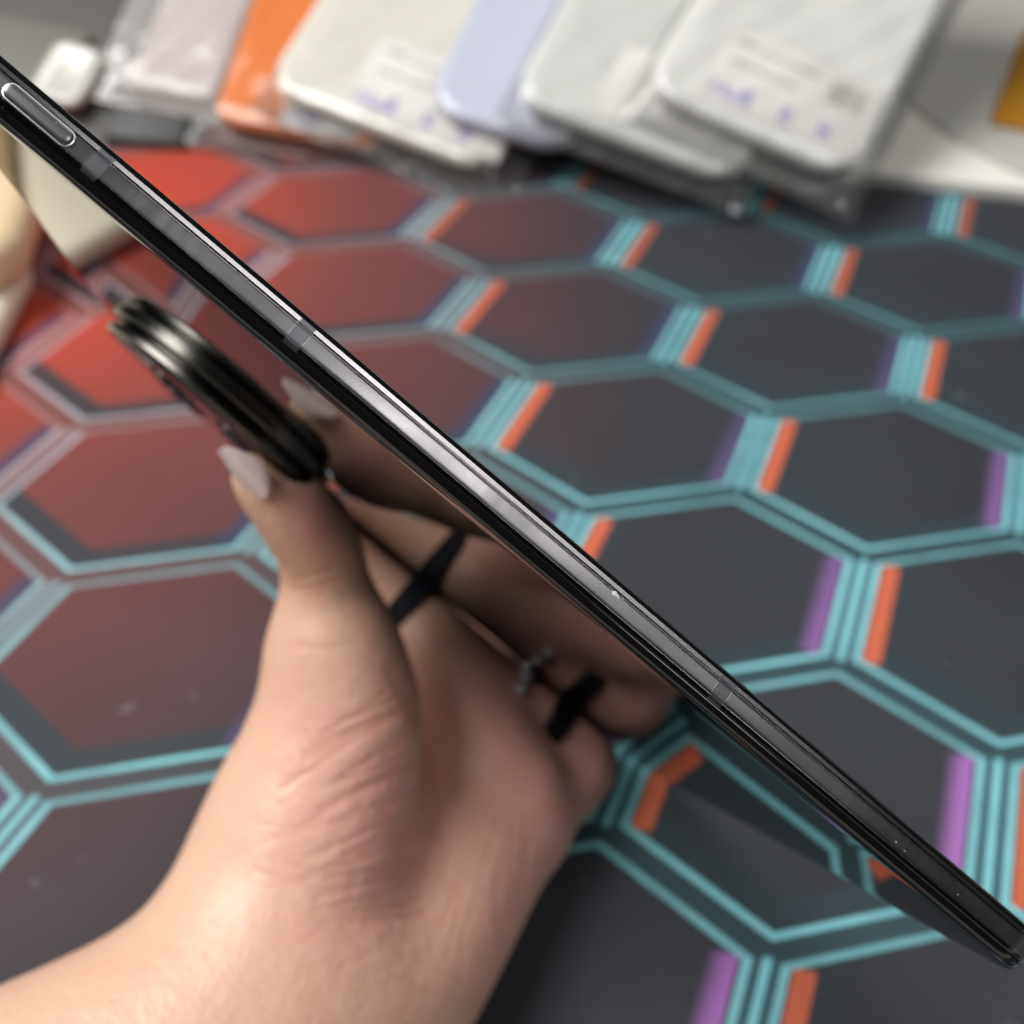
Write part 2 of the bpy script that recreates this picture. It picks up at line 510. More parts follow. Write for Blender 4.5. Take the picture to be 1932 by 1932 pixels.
# ------------------------------------------------------------------ hand (one continuous skin surface)
RES = 1.2
def chain(pts):
    return [(at(x, y, d), r) for x, y, d, r in pts]
forearm = chain([(-900, 2760, 142, 32), (-300, 2400, 166, 29), (110, 2150, 181, 27), (322, 2042, 189, 25.5), (470, 1905, 197, 24)])
palm = [chain([(322, 2042, 189, 25), (480, 1890, 199, 24), (545, 1690, 206, 22), (600, 1510, 209, 19.5), (640, 1350, 209, 14.5), (628, 1225, 207, 11.5)]),
        chain([(420, 2020, 194, 23), (610, 1900, 202, 21), (735, 1790, 215, 18), (820, 1640, 227, 16.5), (890, 1540, 236, 13)]),
        chain([(480, 2030, 194, 22), (640, 1975, 203, 18), (755, 1825, 216, 17), (850, 1695, 227, 15.5), (945, 1592, 237, 12.0), (995, 1550, 241, 10.5)]),
        chain([(640, 1650, 219, 18), (770, 1530, 236, 15), (850, 1460, 243, 13.5), (1000, 1480, 251, 11)])]
thumb = chain([(640, 1350, 209, 13.5), (630, 1218, 206, 10.4), (618, 1120, 204, 8.6), (603, 1038, 199, 8.4), (568, 975, 192, 8.0), (515, 920, 187, 6.6), (492, 899, 185, 5.4)])
little = chain([(985, 1530, 247, 11.0), (1080, 1442, 255, 11.0), (1046, 1378, 253, 10.6), (950, 1325, 248, 10.0), (880, 1265, 245, 9.4), (830, 1220, 243, 7.8)])
index = chain([(960, 1480, 240, 13.0), (905, 1385, 240, 12.4), (838, 1262, 243, 11.4), (785, 1166, 246, 10.4), (755, 1112, 247, 10.0), (722, 1056, 247, 9.6), (690, 1002, 245, 8.8), (668, 966, 241, 7.2)])
ringf = chain([(975, 1480, 252, 11.0), (1045, 1405, 264, 9.8), (1005, 1262, 275, 9.8), (920, 1140, 282, 9.4), (850, 1050, 285, 8.8), (800, 990, 283, 7.4)])
middle = chain([(900, 1440, 252, 12.0), (965, 1345, 268, 10.5), (900, 1200, 281, 9.8), (820, 1080, 288, 9.4), (740, 980, 290, 8.8), (690, 910, 288, 7.4)])
fingers = {'thumb': thumb, 'little': little, 'ring': ringf, 'middle': middle, 'index': index}

allp = [p for c in [forearm] + palm + list(fingers.values()) for p in c]
P_ = np.array([p for p, r in allp]); R_ = np.array([r for p, r in allp])
lo = (P_ - R_[:, None]).min(0) - 6; hi = (P_ + R_[:, None]).max(0) + 6
lo[0] = max(lo[0], -190)          # the forearm runs out of the picture
NX = np.ceil((hi - lo) / RES).astype(int) + 1
GX = [lo[i] + RES * np.arange(NX[i]) for i in range(3)]

def blank(): return np.full(tuple(NX), 40.0, np.float32)
def smin(a, b, k):
    h = np.maximum(k - np.abs(a - b), 0) / k
    return np.minimum(a, b) - h * h * k * 0.25
def add_cone(field, p0, r0, p1, r1, k):
    m = max(r0, r1) + k + 3
    l = np.minimum(p0, p1) - m; h = np.maximum(p0, p1) + m
    i0 = np.maximum(np.floor((l - lo) / RES).astype(int), 0); i1 = np.minimum(np.ceil((h - lo) / RES).astype(int) + 1, NX)
    if np.any(i1 <= i0): return
    sl = tuple(slice(a, b) for a, b in zip(i0, i1))
    gx = GX[0][sl[0]][:, None, None]; gy = GX[1][sl[1]][None, :, None]; gz = GX[2][sl[2]][None, None, :]
    d = p1 - p0; L2 = d @ d
    t = np.clip(((gx - p0[0]) * d[0] + (gy - p0[1]) * d[1] + (gz - p0[2]) * d[2]) / L2, 0, 1)
    q = np.sqrt((gx - p0[0] - t * d[0]) ** 2 + (gy - p0[1] - t * d[1]) ** 2 + (gz - p0[2] - t * d[2]) ** 2) - (r0 + t * (r1 - r0))
    field[sl] = smin(field[sl], q.astype(np.float32), k)
def spline(c, n=4):
    """Catmull-Rom refinement of a chain"""
    pts = [c[0]] + list(c) + [c[-1]]; out = []
    for i in range(1, len(pts) - 2):
        for k in range(n):
            t = k / n
            a = [np.append(p, r) for p, r in pts[i - 1:i + 3]]
            v = 0.5 * (2 * a[1] + (a[2] - a[0]) * t + (2 * a[0] - 5 * a[1] + 4 * a[2] - a[3]) * t * t + (3 * a[1] - a[0] - 3 * a[2] + a[3]) * t ** 3)
            out.append((v[:3], v[3]))
    out.append(c[-1]); return out
def add_chain(field, c, k, ref=4):
    s = spline(c, ref)
    for (a, ra), (b, rb) in zip(s[:-1], s[1:]): add_cone(field, a, ra, b, rb, k)

body = blank()
add_chain(body, forearm, 4)
for c in palm: 
    f_ = blank(); add_chain(f_, c, 3); body = smin(body, f_, 8.0)
fall = None
for nm, c in fingers.items():
    f_ = blank(); add_chain(f_, c, 0.4)
    body_k = 9.0 if nm == 'thumb' else 5.0
    fall = (f_, body_k) if fall is None else fall
    if nm == 'thumb': body = smin(body, f_, 9.0); fingers_field = None
    elif nm == 'index': body = smin(body, f_, 6.0)
    else: fingers_field = f_ if fingers_field is None else smin(fingers_field, f_, 1.5)
hand_f = smin(body, fingers_field, 4.0)

# flesh yields to the phone, its camera disc and the mat
gx, gy, gz = np.meshgrid(*GX, indexing='ij', sparse=True)
lp = [((gx - OP[0]) * RP[0, i] + (gy - OP[1]) * RP[1, i] + (gz - OP[2]) * RP[2, i]) for i in range(3)]
qx = np.abs(lp[0] - (PL + X0) / 2) - (PL - X0) / 2; qy = np.abs(lp[1] - PW / 2) - PW / 2; qz = np.abs(lp[2] + PT / 2) - PT / 2
slab = np.maximum(np.maximum(qx, qy), qz) - 0.25
disc = np.maximum(np.sqrt((lp[0] - DISC_C[0]) ** 2 + (lp[1] - DISC_C[1]) ** 2) - DISC_R, np.abs(lp[2] - 1.0) - 3.5) - 0.25
solid = np.minimum(slab, disc).astype(np.float32)
hand_f = -smin(-hand_f, solid, 1.2)
hand_f = -smin(-hand_f, np.broadcast_to((gz - 0.5), hand_f.shape).astype(np.float32), 1.5)
for ax_ in range(3):             # close the cut at the borders
    s_ = [slice(None)] * 3
    for e in (0, -1):
        s_[ax_] = e; hand_f[tuple(s_)] = np.maximum(hand_f[tuple(s_)], 1.0)

def surface_nets(f):
    ins = f < 0
    nx, ny, nz = f.shape
    c = np.zeros((nx - 1, ny - 1, nz - 1), np.int8)
    for dx in (0, 1):
        for dy in (0, 1):
            for dz in (0, 1): c += ins[dx:nx - 1 + dx, dy:ny - 1 + dy, dz:nz - 1 + dz]
    act = (c > 0) & (c < 8)
    idx = -np.ones(act.shape, np.int64); ijk = np.argwhere(act); idx[act] = np.arange(len(ijk))
    acc = np.zeros((len(ijk), 3)); cnt = np.zeros(len(ijk))
    crn = [(a, b, d) for a in (0, 1) for b in (0, 1) for d in (0, 1)]
    for u in range(8):
        for w_ in range(u + 1, 8):
            A, B = np.array(crn[u]), np.array(crn[w_])
            if np.abs(A - B).sum() != 1: continue
            fa = f[tuple((ijk + A).T)]; fb = f[tuple((ijk + B).T)]
            m = (fa < 0) != (fb < 0)
            t = np.where(m, fa / np.where(m, fa - fb, 1), 0)
            acc[m] += (A + t[:, None] * (B - A))[m]; cnt[m] += 1
    V = ijk + acc / cnt[:, None]
    quads = []
    for ax_ in range(3):
        o1, o2 = [(1, 2), (2, 0), (0, 1)][ax_]
        a = ins; sl0 = [slice(None)] * 3; sl1 = [slice(None)] * 3
        sl0[ax_] = slice(0, -1); sl1[ax_] = slice(1, None)
        e = np.argwhere(a[tuple(sl0)] != a[tuple(sl1)])
        e = e[(e[:, o1] > 0) & (e[:, o2] > 0) & (e[:, o1] < f.shape[o1] - 1) & (e[:, o2] < f.shape[o2] - 1)]
        d1 = np.zeros(3, int); d1[o1] = 1; d2 = np.zeros(3, int); d2[o2] = 1
        q = np.stack([idx[tuple((e - d1 - d2).T)], idx[tuple((e - d2).T)], idx[tuple(e.T)], idx[tuple((e - d1).T)]], 1)
        flip = ~ins[tuple(e.T)]
        q[flip] = q[flip][:, ::-1]
        quads.append(q)
    return V, np.concatenate(quads)
HV, HQ = surface_nets(hand_f)
HV = lo + HV * RES

# smooth a little, keep volume
def smooth_mesh(V, Q, it, lam):
    e = np.concatenate([Q[:, [0, 1]], Q[:, [1, 2]], Q[:, [2, 3]], Q[:, [3, 0]]]); e = np.concatenate([e, e[:, ::-1]])
    deg = np.bincount(e[:, 0], minlength=len(V))[:, None]
    for _ in range(it):
        s = np.stack([np.bincount(e[:, 0], V[e[:, 1], k], len(V)) for k in range(3)], 1) / np.maximum(deg, 1)
        V = V + lam * (s - V)
    return V
HV = smooth_mesh(HV, HQ, 5, 0.5)
def subdivide(V, Q):
    e = np.concatenate([Q[:, [0, 1]], Q[:, [1, 2]], Q[:, [2, 3]], Q[:, [3, 0]]]); es = np.sort(e, 1)
    key = es[:, 0].astype(np.int64) * (len(V) + 1) + es[:, 1]
    u, first, inv = np.unique(key, return_index=True, return_inverse=True)
    mid = V[es[first]].mean(1); cen = V[Q].mean(1)
    n = len(V); m = n + len(mid); q = len(Q); ei = (n + inv).reshape(4, q); c = m + np.arange(q)
    out = np.concatenate([np.stack([Q[:, k], ei[k], c, ei[(k + 3) % 4]], 1) for k in range(4)])
    return np.concatenate([V, mid, cen]), out
HV, HQ = subdivide(HV, HQ)
HV = smooth_mesh(HV, HQ, 3, 0.5)
def vnormals(V, Q):
    n = np.cross(V[Q[:, 2]] - V[Q[:, 0]], V[Q[:, 3]] - V[Q[:, 1]]); N = np.zeros_like(V)
    for k in range(4):
        for j in range(3): N[:, j] += np.bincount(Q[:, k], n[:, j], len(V))
    return N / np.maximum(np.linalg.norm(N, axis=1, keepdims=True), 1e-9)
HN = vnormals(HV, HQ)

# skin folds: inward grooves along creases of the thumb and the ball of the palm
CI = np.linalg.inv(CW)
pc = (HV - np.array([0, 0, D])) @ CI.T
HP = np.stack([966 + F * pc[:, 0] / pc[:, 2], 966 + F * pc[:, 1] / pc[:, 2]], 1)
facing = -(HN * (HV - np.array([0, 0, D]))).sum(1) / np.linalg.norm(HV - np.array([0, 0, D]), axis=1)
def pdist(P, a, b):
    a = np.array(a, float); b = np.array(b, float); d = b - a
    t = np.clip(((P - a) @ d) / (d @ d), 0, 1)
    return np.linalg.norm(P - a - t[:, None] * d, axis=1)
groove = np.zeros(len(HV)); tintv = np.zeros(len(HV))
def crease(pts, depth, w):
    global groove, tintv
    q = np.array(pts); lo_, hi_ = q.min(0) - 3 * w, q.max(0) + 3 * w
    m = np.where((HP[:, 0] > lo_[0]) & (HP[:, 0] < hi_[0]) & (HP[:, 1] > lo_[1]) & (HP[:, 1] < hi_[1]) & (facing > 0.05))[0]
    if not len(m): return
    d = np.min([pdist(HP[m], a, b) for a, b in zip(pts[:-1], pts[1:])], axis=0)
    g = np.exp(-(d / w) ** 2)
    groove[m] = np.maximum(groove[m], g * depth); tintv[m] = np.maximum(tintv[m], g * min(1, depth / 0.9))
crease([(735, 1265), (771, 1332), (804, 1405), (817, 1487), (824, 1580)], 0.35, 12)
crease([(560, 1092), (585, 1086), (625, 1074)], 0.4, 6); crease([(552, 1112), (590, 1110), (640, 1094)], 0.34, 6); crease([(575, 1128), (620, 1118)], 0.2, 5)
crease([(560, 1220), (610, 1224), (660, 1212)], 0.16, 8)
cr = random.Random(3)
for k in range(27):               # fan of folds under the thumb joint
    y0 = 1290 + k * 16 + cr.uniform(-8, 8); x0 = 752 + min(62, k * 5) + cr.uniform(-14, 8)
    L = 120 + cr.uniform(-40, 130); sl = 0.66 - k * 0.018 + cr.uniform(-0.1, 0.1)
    pts = [(x0 - L * t, y0 + L * t * sl + 9 * math.sin(3 * t + k)) for t in (0, .25, .5, .75, 1)]
    crease(pts, cr.uniform(0.16, 0.42), cr.uniform(3.5, 6.5))
for k in range(26):               # finer criss-cross lower down
    x0 = cr.uniform(440, 760); y0 = cr.uniform(1540, 1880); L = cr.uniform(50, 150); sl = cr.choice((-1, 1)) * cr.uniform(0.1, 0.6)
    crease([(x0, y0), (x0 + L * .5, y0 + L * .5 * sl + 4), (x0 + L, y0 + L * sl)], cr.uniform(0.10, 0.26), 4)
for k in range(12):               # long faint lines on the outer palm
    x0 = cr.uniform(840, 1010); y0 = cr.uniform(1500, 1700); L = cr.uniform(80, 220); sl = cr.uniform(-0.35, 0.1)
    crease([(x0, y0), (x0 + L * .5 * sl, y0 + L * .5), (x0 + L * sl * 1.2, y0 + L)], cr.uniform(0.10, 0.24), 5)
HV = HV - HN * (groove * 0.7)[:, None]

# pigment: pinker palm side, yellower back of the thumb
blush = np.exp(-(((HP[:, 0] - 720) / 210) ** 2 + ((HP[:, 1] - 1560) / 330) ** 2)) * 0.9
blush = np.maximum(blush, 0.9 * np.exp(-(((HP[:, 0] - 590) / 70) ** 2 + ((HP[:, 1] - 980) / 75) ** 2)))
blush = np.maximum(blush, 0.75 * (HP[:, 0] > 820) * np.clip((HP[:, 0] - 820) / 120, 0, 1))
blush = np.clip(blush * np.clip(facing * 1.6 + 0.1, 0, 1), 0, 1)

def skin_material():
    m, nt, p = new_mat('skin'); E.nt = nt
    at_ = nt.nodes.new('ShaderNodeAttribute'); at_.attribute_name = 'blush'
    ac = nt.nodes.new('ShaderNodeAttribute'); ac.attribute_name = 'fold'
    n1 = E(noise(nt, 55.0, 4)); n2 = E(noise(nt, 260.0, 3))
    base = cmix(nt, n1, s2l((222, 178, 151)), s2l((232, 194, 169)))
    pink = cmix(nt, n2, s2l((218, 148, 138)), s2l((238, 186, 176)))
    n3 = E(noise(nt, 130.0, 5, 0.65))
    bl = E(at_.outputs['Fac']) * (0.55 + n1 * 0.9) + n3.ss(0.48, 0.72) * 0.35
    col = cmix(nt, bl.min(1.0), base, pink)
    col = cmix(nt, E(ac.outputs['Fac']) * 0.5, col, s2l((196, 112, 84)))
    nt.links.new(col, p.inputs['Base Color'])
    p.inputs['Roughness'].default_value = 0.40
    p.inputs['Specular IOR Level'].default_value = 0.5
    p.inputs['Subsurface Weight'].default_value = 0.35
    p.inputs['Subsurface Radius'].default_value = (1.0, 0.36, 0.18)
    p.inputs['Subsurface Scale'].default_value = 0.004
    v = nt.nodes.new('ShaderNodeTexVoronoi'); v.inputs['Scale'].default_value = 1100
    tc = nt.nodes.new('ShaderNodeTexCoord'); nt.links.new(tc.outputs['Object'], v.inputs['Vector'])
    bump(nt, p, E(v.outputs[0]) * 0.4 + n2 + n3 * 0.8, 0.35, 0.0007)
    return m
skin_m = skin_material()
base_w = at(322, 2042, 189)
hme = bpy.data.meshes.new('hand')
hme.vertices.add(len(HV)); hme.vertices.foreach_set('co', ((HV - base_w) * MM).astype(np.float32).ravel())
hme.loops.add(HQ.size); hme.loops.foreach_set('vertex_index', HQ.astype(np.int32).ravel())
hme.polygons.add(len(HQ)); hme.polygons.foreach_set('loop_start', (np.arange(len(HQ)) * 4).astype(np.int32))
hme.polygons.foreach_set('use_smooth', np.ones(len(HQ), bool)); hme.materials.append(skin_m)
hme.update(calc_edges=True); hme.validate()
hand = link(bpy.data.objects.new('hand', hme))
hand.location = Vector(base_w * MM)
for nm, arr in (('blush', blush), ('fold', tintv)):
    a_ = hand.data.attributes.new(nm, 'FLOAT', 'POINT'); a_.data.foreach_set('value', arr.astype(np.float32))
tag(hand, 'left hand and wrist gripping the phone, thumb against its camera disc', 'hand')

nail_m, nt_, p_ = new_mat('pearly_nail_varnish'); E.nt = nt_
nn_ = E(noise(nt_, 400.0, 3))
nt_.links.new(cmix(nt_, nn_, s2l((222, 200, 198)), s2l((236, 220, 220))), p_.inputs['Base Color'])
p_.inputs['Roughness'].default_value = 0.22; p_.inputs['Coat Weight'].default_value = 0.8; p_.inputs['Coat Roughness'].default_value = 0.06
def nail(base, tip, nrm, width, lift=0.0, bulge=2.4):
    base = np.asarray(base, float); tip = np.asarray(tip, float)
    t = tip - base; L = np.linalg.norm(t); t /= L
    nrm = np.asarray(nrm, float); nrm = nrm - (nrm @ t) * t; nrm /= np.linalg.norm(nrm); s = np.cross(nrm, t)
    V, Fc = [], []; nu, nv = 23, 11
    for layer in (0, 1):
        for i in range(nu):
            u = i / (nu - 1)
            hwid = width / 2 * max(0.05, math.sin(math.pi * min(1, max(0, 0.04 + 0.93 * u)) ** 0.82)) ** 0.5
            for j in range(nv):
                v = -1 + 2 * j / (nv - 1)
                z = lift - bulge * (v * hwid / (width / 2)) ** 2 - 0.9 * (u - 0.45) ** 2 * 2 - layer * 0.55
                V.append(base + t * (u * L) + s * (v * hwid) + nrm * z - base_w)
    n = nu * nv
    for i in range(nu - 1):
        for j in range(nv - 1):
            a = i * nv + j
            Fc.append((a, a + 1, a + nv + 1, a + nv)); Fc.append((n + a, n + a + nv, n + a + nv + 1, n + a + 1))
    brd = [j for j in range(nv)] + [i * nv + nv - 1 for i in range(1, nu)] + [(nu - 1) * nv + j for j in range(nv - 2, -1, -1)] + [i * nv for i in range(nu - 2, 0, -1)]
    for k in range(len(brd)):
        a, b = brd[k], brd[(k + 1) % len(brd)]; Fc.append((a, n + a, n + b, b))
    return mesh('nail', V, Fc, nail_m, hand, sharp=60)
nail(at(489, 945, 181), at(412, 850, 178), CW @ np.array([-0.72, 0.34, -0.60]), 9.6, 0.35)
for c in (little, ringf, middle, index):
    tip, r = c[-1]; prev, _ = c[-2]
    t = (tip - prev) / np.linalg.norm(tip - prev)
    out = np.array([0, 0.1, -1.0]) ; out = out - (out @ t) * t; out /= np.linalg.norm(out)
    nail(tip - t * 6 + out * (r - 0.4), tip + t * 7 + out * (r - 1.6), out, 9.0, 0.5)

# finger rings
def finger_ring(p, d, r, h, th, m, name='finger_ring', parent=None):
    d = d - (d @ RP[:, 2]) * RP[:, 2]          # band sits square to the glass it touches
    d = d / np.linalg.norm(d); a = np.cross(d, [0, 0, 1.0]); a /= np.linalg.norm(a); b = np.cross(d, a)
    V, Fc = [], []; n = 56
    prof = [(-h / 2, 0), (-h / 2, th * .7), (-h / 2 + th * .35, th), (h / 2 - th * .35, th), (h / 2, th * .7), (h / 2, 0)]
    for k in range(n):
        w_ = 2 * math.pi * k / n; rad = a * math.cos(w_) + b * math.sin(w_)
        for x, y in prof: V.append(rad * (r + y) + d * x)
    q = len(prof)
    for k in range(n):
        for j in range(q): Fc.append((k * q + j, k * q + (j + 1) % q, ((k + 1) % n) * q + (j + 1) % q, ((k + 1) % n) * q + j))
    o = mesh(name, V, Fc, m, parent, sharp=40)
    bm = bmesh.new(); bm.from_mesh(o.data); bmesh.ops.recalc_face_normals(bm, faces=bm.faces); bm.to_mesh(o.data); bm.free()
    return o, a, b, d
black_m = simple('black_ring_ceramic', (14, 14, 17), 0.5, var=0.2, scale=300, spec=0.25)
blue_black_m = simple('blue_black_ring_enamel', (34, 36, 46), 0.45, var=0.2, scale=300, spec=0.3)
silver_m = simple('silver', (205, 205, 205), 0.2, metal=1.0, scale=300)
def on_chain(c, t):
    s = spline(c, 10); i = min(int(t * (len(s) - 1)), len(s) - 2)
    return s[i][0], s[i][1], s[i + 1][0] - s[i][0]
def nearest_t(c, x, y):
    best = min((np.linalg.norm(np.array([966 + F * q[0] / q[2], 966 + F * q[1] / q[2]]) - (x, y)), i)
               for i, q in enumerate([CI @ (p - np.array([0, 0, D])) for p, _ in spline(c, 10)]))
    return best[1] / (len(spline(c, 10)) - 1)
p, r, d = on_chain(little, nearest_t(little, 1005, 1372)); o, *_ = finger_ring(p * 0, d, r + 0.3, 6.0, 1.5, black_m)
o.location = Vector(p * MM); tag(o, 'broad matt black ring on the finger nearest the phone corner', 'ring')
p, r, d = on_chain(index, nearest_t(index, 770, 1140)); o, *_ = finger_ring(p * 0, d, r + 0.1, 5.2, 1.4, blue_black_m)
o.location = Vector(p * MM); tag(o, 'bluish black ring in the shade behind the thumb', 'ring')
p, r, d = on_chain(little, nearest_t(little, 935, 1312))
jr = empty('jewelled_ring', Vector(p * MM)); tag(jr, 'thin silver ring set with small clear stones', 'ring')
band, a_, b_, d_ = finger_ring(p * 0, d, r + 0.1, 1.8, 1.0, silver_m, 'band', jr)
stone_m, nt_, p_ = new_mat('clear_stone'); p_.inputs['Base Color'].default_value = (0.85, 0.88, 0.86, 1)
p_.inputs['Roughness'].default_value = 0.03; p_.inputs['Metallic'].default_value = 0.6
for k in range(18):
    w_ = 2 * math.pi * k / 18; c0 = (a_ * math.cos(w_) + b_ * math.sin(w_)) * (r + 1.3)
    bm = bmesh.new(); bmesh.ops.create_icosphere(bm, subdivisions=1, radius=1.55 * MM)
    me = bpy.data.meshes.new('stone'); bm.to_mesh(me); bm.free(); me.materials.append(stone_m)
    so = bpy.data.objects.new('stone', me); link(so, jr); so.location = Vector(c0 * MM)

# ------------------------------------------------------------------ things at the back of the desk
def film_material(name='clear_plastic_film', tint=(235, 238, 235), haze=0.03):
    m = bpy.data.materials.new(name); m.use_nodes = True; nt = m.node_tree; nt.nodes.clear(); E.nt = nt
    out = nt.nodes.new('ShaderNodeOutputMaterial')
    tr = nt.nodes.new('ShaderNodeBsdfTransparent'); tr.inputs[0].default_value = (0.985, 0.985, 0.985, 1)
    gl = nt.nodes.new('ShaderNodeBsdfGlossy'); gl.inputs['Roughness'].default_value = 0.11
    df = nt.nodes.new('ShaderNodeBsdfDiffuse'); df.inputs[0].default_value = (*s2l(tint), 1)
    n = noise(nt, 28.0, 4, 0.6, dist=1.2)
    b = nt.nodes.new('ShaderNodeBump'); b.inputs['Strength'].default_value = 0.34; b.inputs['Distance'].default_value = 0.0025
    nt.links.new(n, b.inputs['Height'])
    for s_ in (gl, df): nt.links.new(b.outputs[0], s_.inputs['Normal'])
    fr = nt.nodes.new('ShaderNodeFresnel'); fr.inputs[0].default_value = 1.5; nt.links.new(b.outputs[0], fr.inputs['Normal'])
    m1 = nt.nodes.new('ShaderNodeMixShader'); m1.inputs[0].default_value = haze
    nt.links.new(tr.outputs[0], m1.inputs[1]); nt.links.new(df.outputs[0], m1.inputs[2])
    m2 = nt.nodes.new('ShaderNodeMixShader')
    nt.links.new((E(fr.outputs[0]) * 0.8).min(0.6).v, m2.inputs[0])
    nt.links.new(m1.outputs[0], m2.inputs[1]); nt.links.new(gl.outputs[0], m2.inputs[2])
    nt.links.new(m2.outputs[0], out.inputs[0])
    return m
film_m = film_material()
paper_m = simple('white_label_paper', (236, 233, 228), 0.6, var=0.02, scale=80)
ink_m = simple('violet_pen_ink', (138, 128, 206), 0.5, var=0.1)
print_m = simple('grey_print_ink', (158, 158, 152), 0.6, var=0.1)

P_LEAN = desk(925, 325, 4.0)
def plane_frame(BLp, BRp, tilt, lift):
    """rectangle leaning back: lower edge between two picture points"""
    ph = math.radians(tilt); N = np.array([0, -math.sin(ph), math.cos(ph)])
    P = P_LEAN + N * lift
    a = on_plane(*BLp, P, N); b = on_plane(*BRp, P, N)
    u = b - a; w_ = np.linalg.norm(u); u /= w_; v = np.cross(N, u)
    return a, u, v, N, w_

def ribbon(pts, w_, z):
    """flat pen stroke"""
    V, Fc = [], []
    for i, p in enumerate(pts):
        q = np.array(pts[min(i + 1, len(pts) - 1)]) - np.array(pts[max(i - 1, 0)]); q = q / (np.linalg.norm(q) + 1e-9)
        n = np.array([-q[1], q[0]]) * w_ / 2
        V += [(p[0] + n[0], p[1] + n[1], z), (p[0] - n[0], p[1] - n[1], z)]
    for i in range(len(pts) - 1): Fc.append((2 * i, 2 * i + 1, 2 * i + 3, 2 * i + 2))
    return V, Fc

WORDS = [[[(0, 8), (1, 0), (3, 6), (5, 0), (7, 8)], [(8, 6), (8, 1), (11, 0), (12, 6), (12, 0)], [(18, 10), (18, 0), (14, 1), (14, 5), (18, 5)], [(20, 9), (20, 0), (22, 1)]],
         [[(38, 0), (38, 9), (42, 8), (42, 5), (38, 4), (43, 0)]],
         [[(62, 8), (58, 9), (57, 6), (62, 4), (61, 0), (57, 1)], [(57, 4), (63, 5)]]]
def label(parent, x, y, w_, h, z, sc, barcode=True, words=WORDS):
    r = rounded_slab('label', paper_m, w_, h, 0.25, 1.5, 0.08, parent, nseg=3, fseg=1)
    r.location = Vector((x, y, z)) * MM
    for wd in words:
        V, Fc = [], []
        for st in wd:
            pts = [(4 + px_ * sc + 0, 4 + py_ * sc) for px_, py_ in st]
            v, f = ribbon(pts, 1.5, 0.34); Fc += [tuple(i + len(V) for i in q) for q in f]; V += v
        mesh('handwriting', V, Fc, ink_m, r, smooth=False)
    if barcode:
        rr = random.Random(5)
        V, Fc = [], []; xx = w_ * 0.70
        while xx < w_ * 0.92:
            bw = rr.choice((0.5, 0.9, 1.3))
            i = len(V); V += [(xx, h * 0.55, .33), (xx + bw, h * 0.55, .33), (xx + bw, h * 0.86, .33), (xx, h * 0.86, .33)]; Fc.append((i, i + 1, i + 2, i + 3)); xx += bw + rr.choice((0.5, 0.8))
        mesh('barcode', V, Fc, print_m, r, smooth=False)
        V, Fc = [], []
        for ln, (a0, a1) in enumerate(((0.06, 0.18), (0.24, 0.62), (0.08, 0.5))):
            yy = h * (0.82, 0.80, 0.55)[ln]; xx = w_ * a0
            while xx < w_ * a1:
                bw = rr.uniform(1.0, 3.0); hh = 3.4 if ln == 0 else 2.2
                i = len(V); V += [(xx, yy, .33), (xx + bw, yy, .33), (xx + bw, yy + hh, .33), (xx, yy + hh, .33)]; Fc.append((i, i + 1, i + 2, i + 3)); xx += bw + 0.9
        mesh('printed_line', V, Fc, print_m, r, smooth=False)
    return r

def bag(name, W, H, T, margin, parent_matrix, lab, film=film_m, corner=22, seed=0):
    """clear envelope round a case: upper and lower film sealed along the border"""
    rr = np.random.default_rng(seed); nx, ny = 30, 44
    V, Fc = [], []
    ph = rr.uniform(0, 6, 8)
    for side in (1, 0):
        for j in range(ny):
            for i in range(nx):
                x = -margin[0] + (W + margin[0] + margin[1]) * i / (nx - 1); y = -margin[2] + (H + margin[2] + margin[3]) * j / (ny - 1)
                dx = max(-x, x - W, 0); dy = max(-y, y - H, 0); dd = math.hypot(dx, dy)
                k = 1 / (1 + (dd / 5.0) ** 2)
                wr = 0.9 * math.sin(x * .11 + y * .05 + ph[0]) * math.sin(y * .07 + ph[1]) + 0.5 * math.sin(x * .31 - y * .17 + ph[2])
                edge = min(i, nx - 1 - i, j, ny - 1 - j); e = min(1, edge / 2.0)
                z = (T + 0.6 + wr * 0.5 * k) * k * e + (wr * 1.2 + 1.2) * (1 - k) * e + 0.9 if side else 0.3 + 0.5 * (1 - e)
                V.append((x, y, z))
    n = nx * ny
    for j in range(ny - 1):
        for i in range(nx - 1):
            a = j * nx + i; Fc.append((a, a + 1, a + nx + 1, a + nx)); Fc.append((n + a, n + a + nx, n + a + nx + 1, n + a + 1))
    o = mesh(name, V, Fc, film)
    o.matrix_world = parent_matrix
    tag(o, lab, 'plastic bag', 'clear bags round the phone cases')
    return o

def leaning_case(BLp, BRp, lift, lengthmm, rgb, lab, baglab=None, tilt=28, T=10, lab_at=None, margin=(10, 12, 14, 10), r=16, seed=0, rough=0.32, dish=0.8):
    a, u, v, N, w_ = plane_frame(BLp, BRp, tilt, lift)
    m = simple('silicone_' + '_'.join(map(str, rgb)), rgb, rough, var=0.03, scale=25, coat=1.0, sss=0.2)
    mw = frame_matrix(a - N * T, u, v, N)
    c = rounded_slab('phone_case', m, w_, lengthmm, T, r, 4.2, nseg=10, fseg=5, dish=dish)
    c.matrix_world = mw
    tag(c, lab, 'phone case', 'phone cases in a leaning row')
    if baglab:
        bm_ = bag('plastic_bag', w_, lengthmm, T, margin, mw, baglab, seed=seed)
        if lab_at:
            x, y, lw, lh, sc, bc, wd = lab_at
            label(bm_, x * w_, y, lw, lh, T + 0.35, sc, bc, wd)
    return c, mw, w_

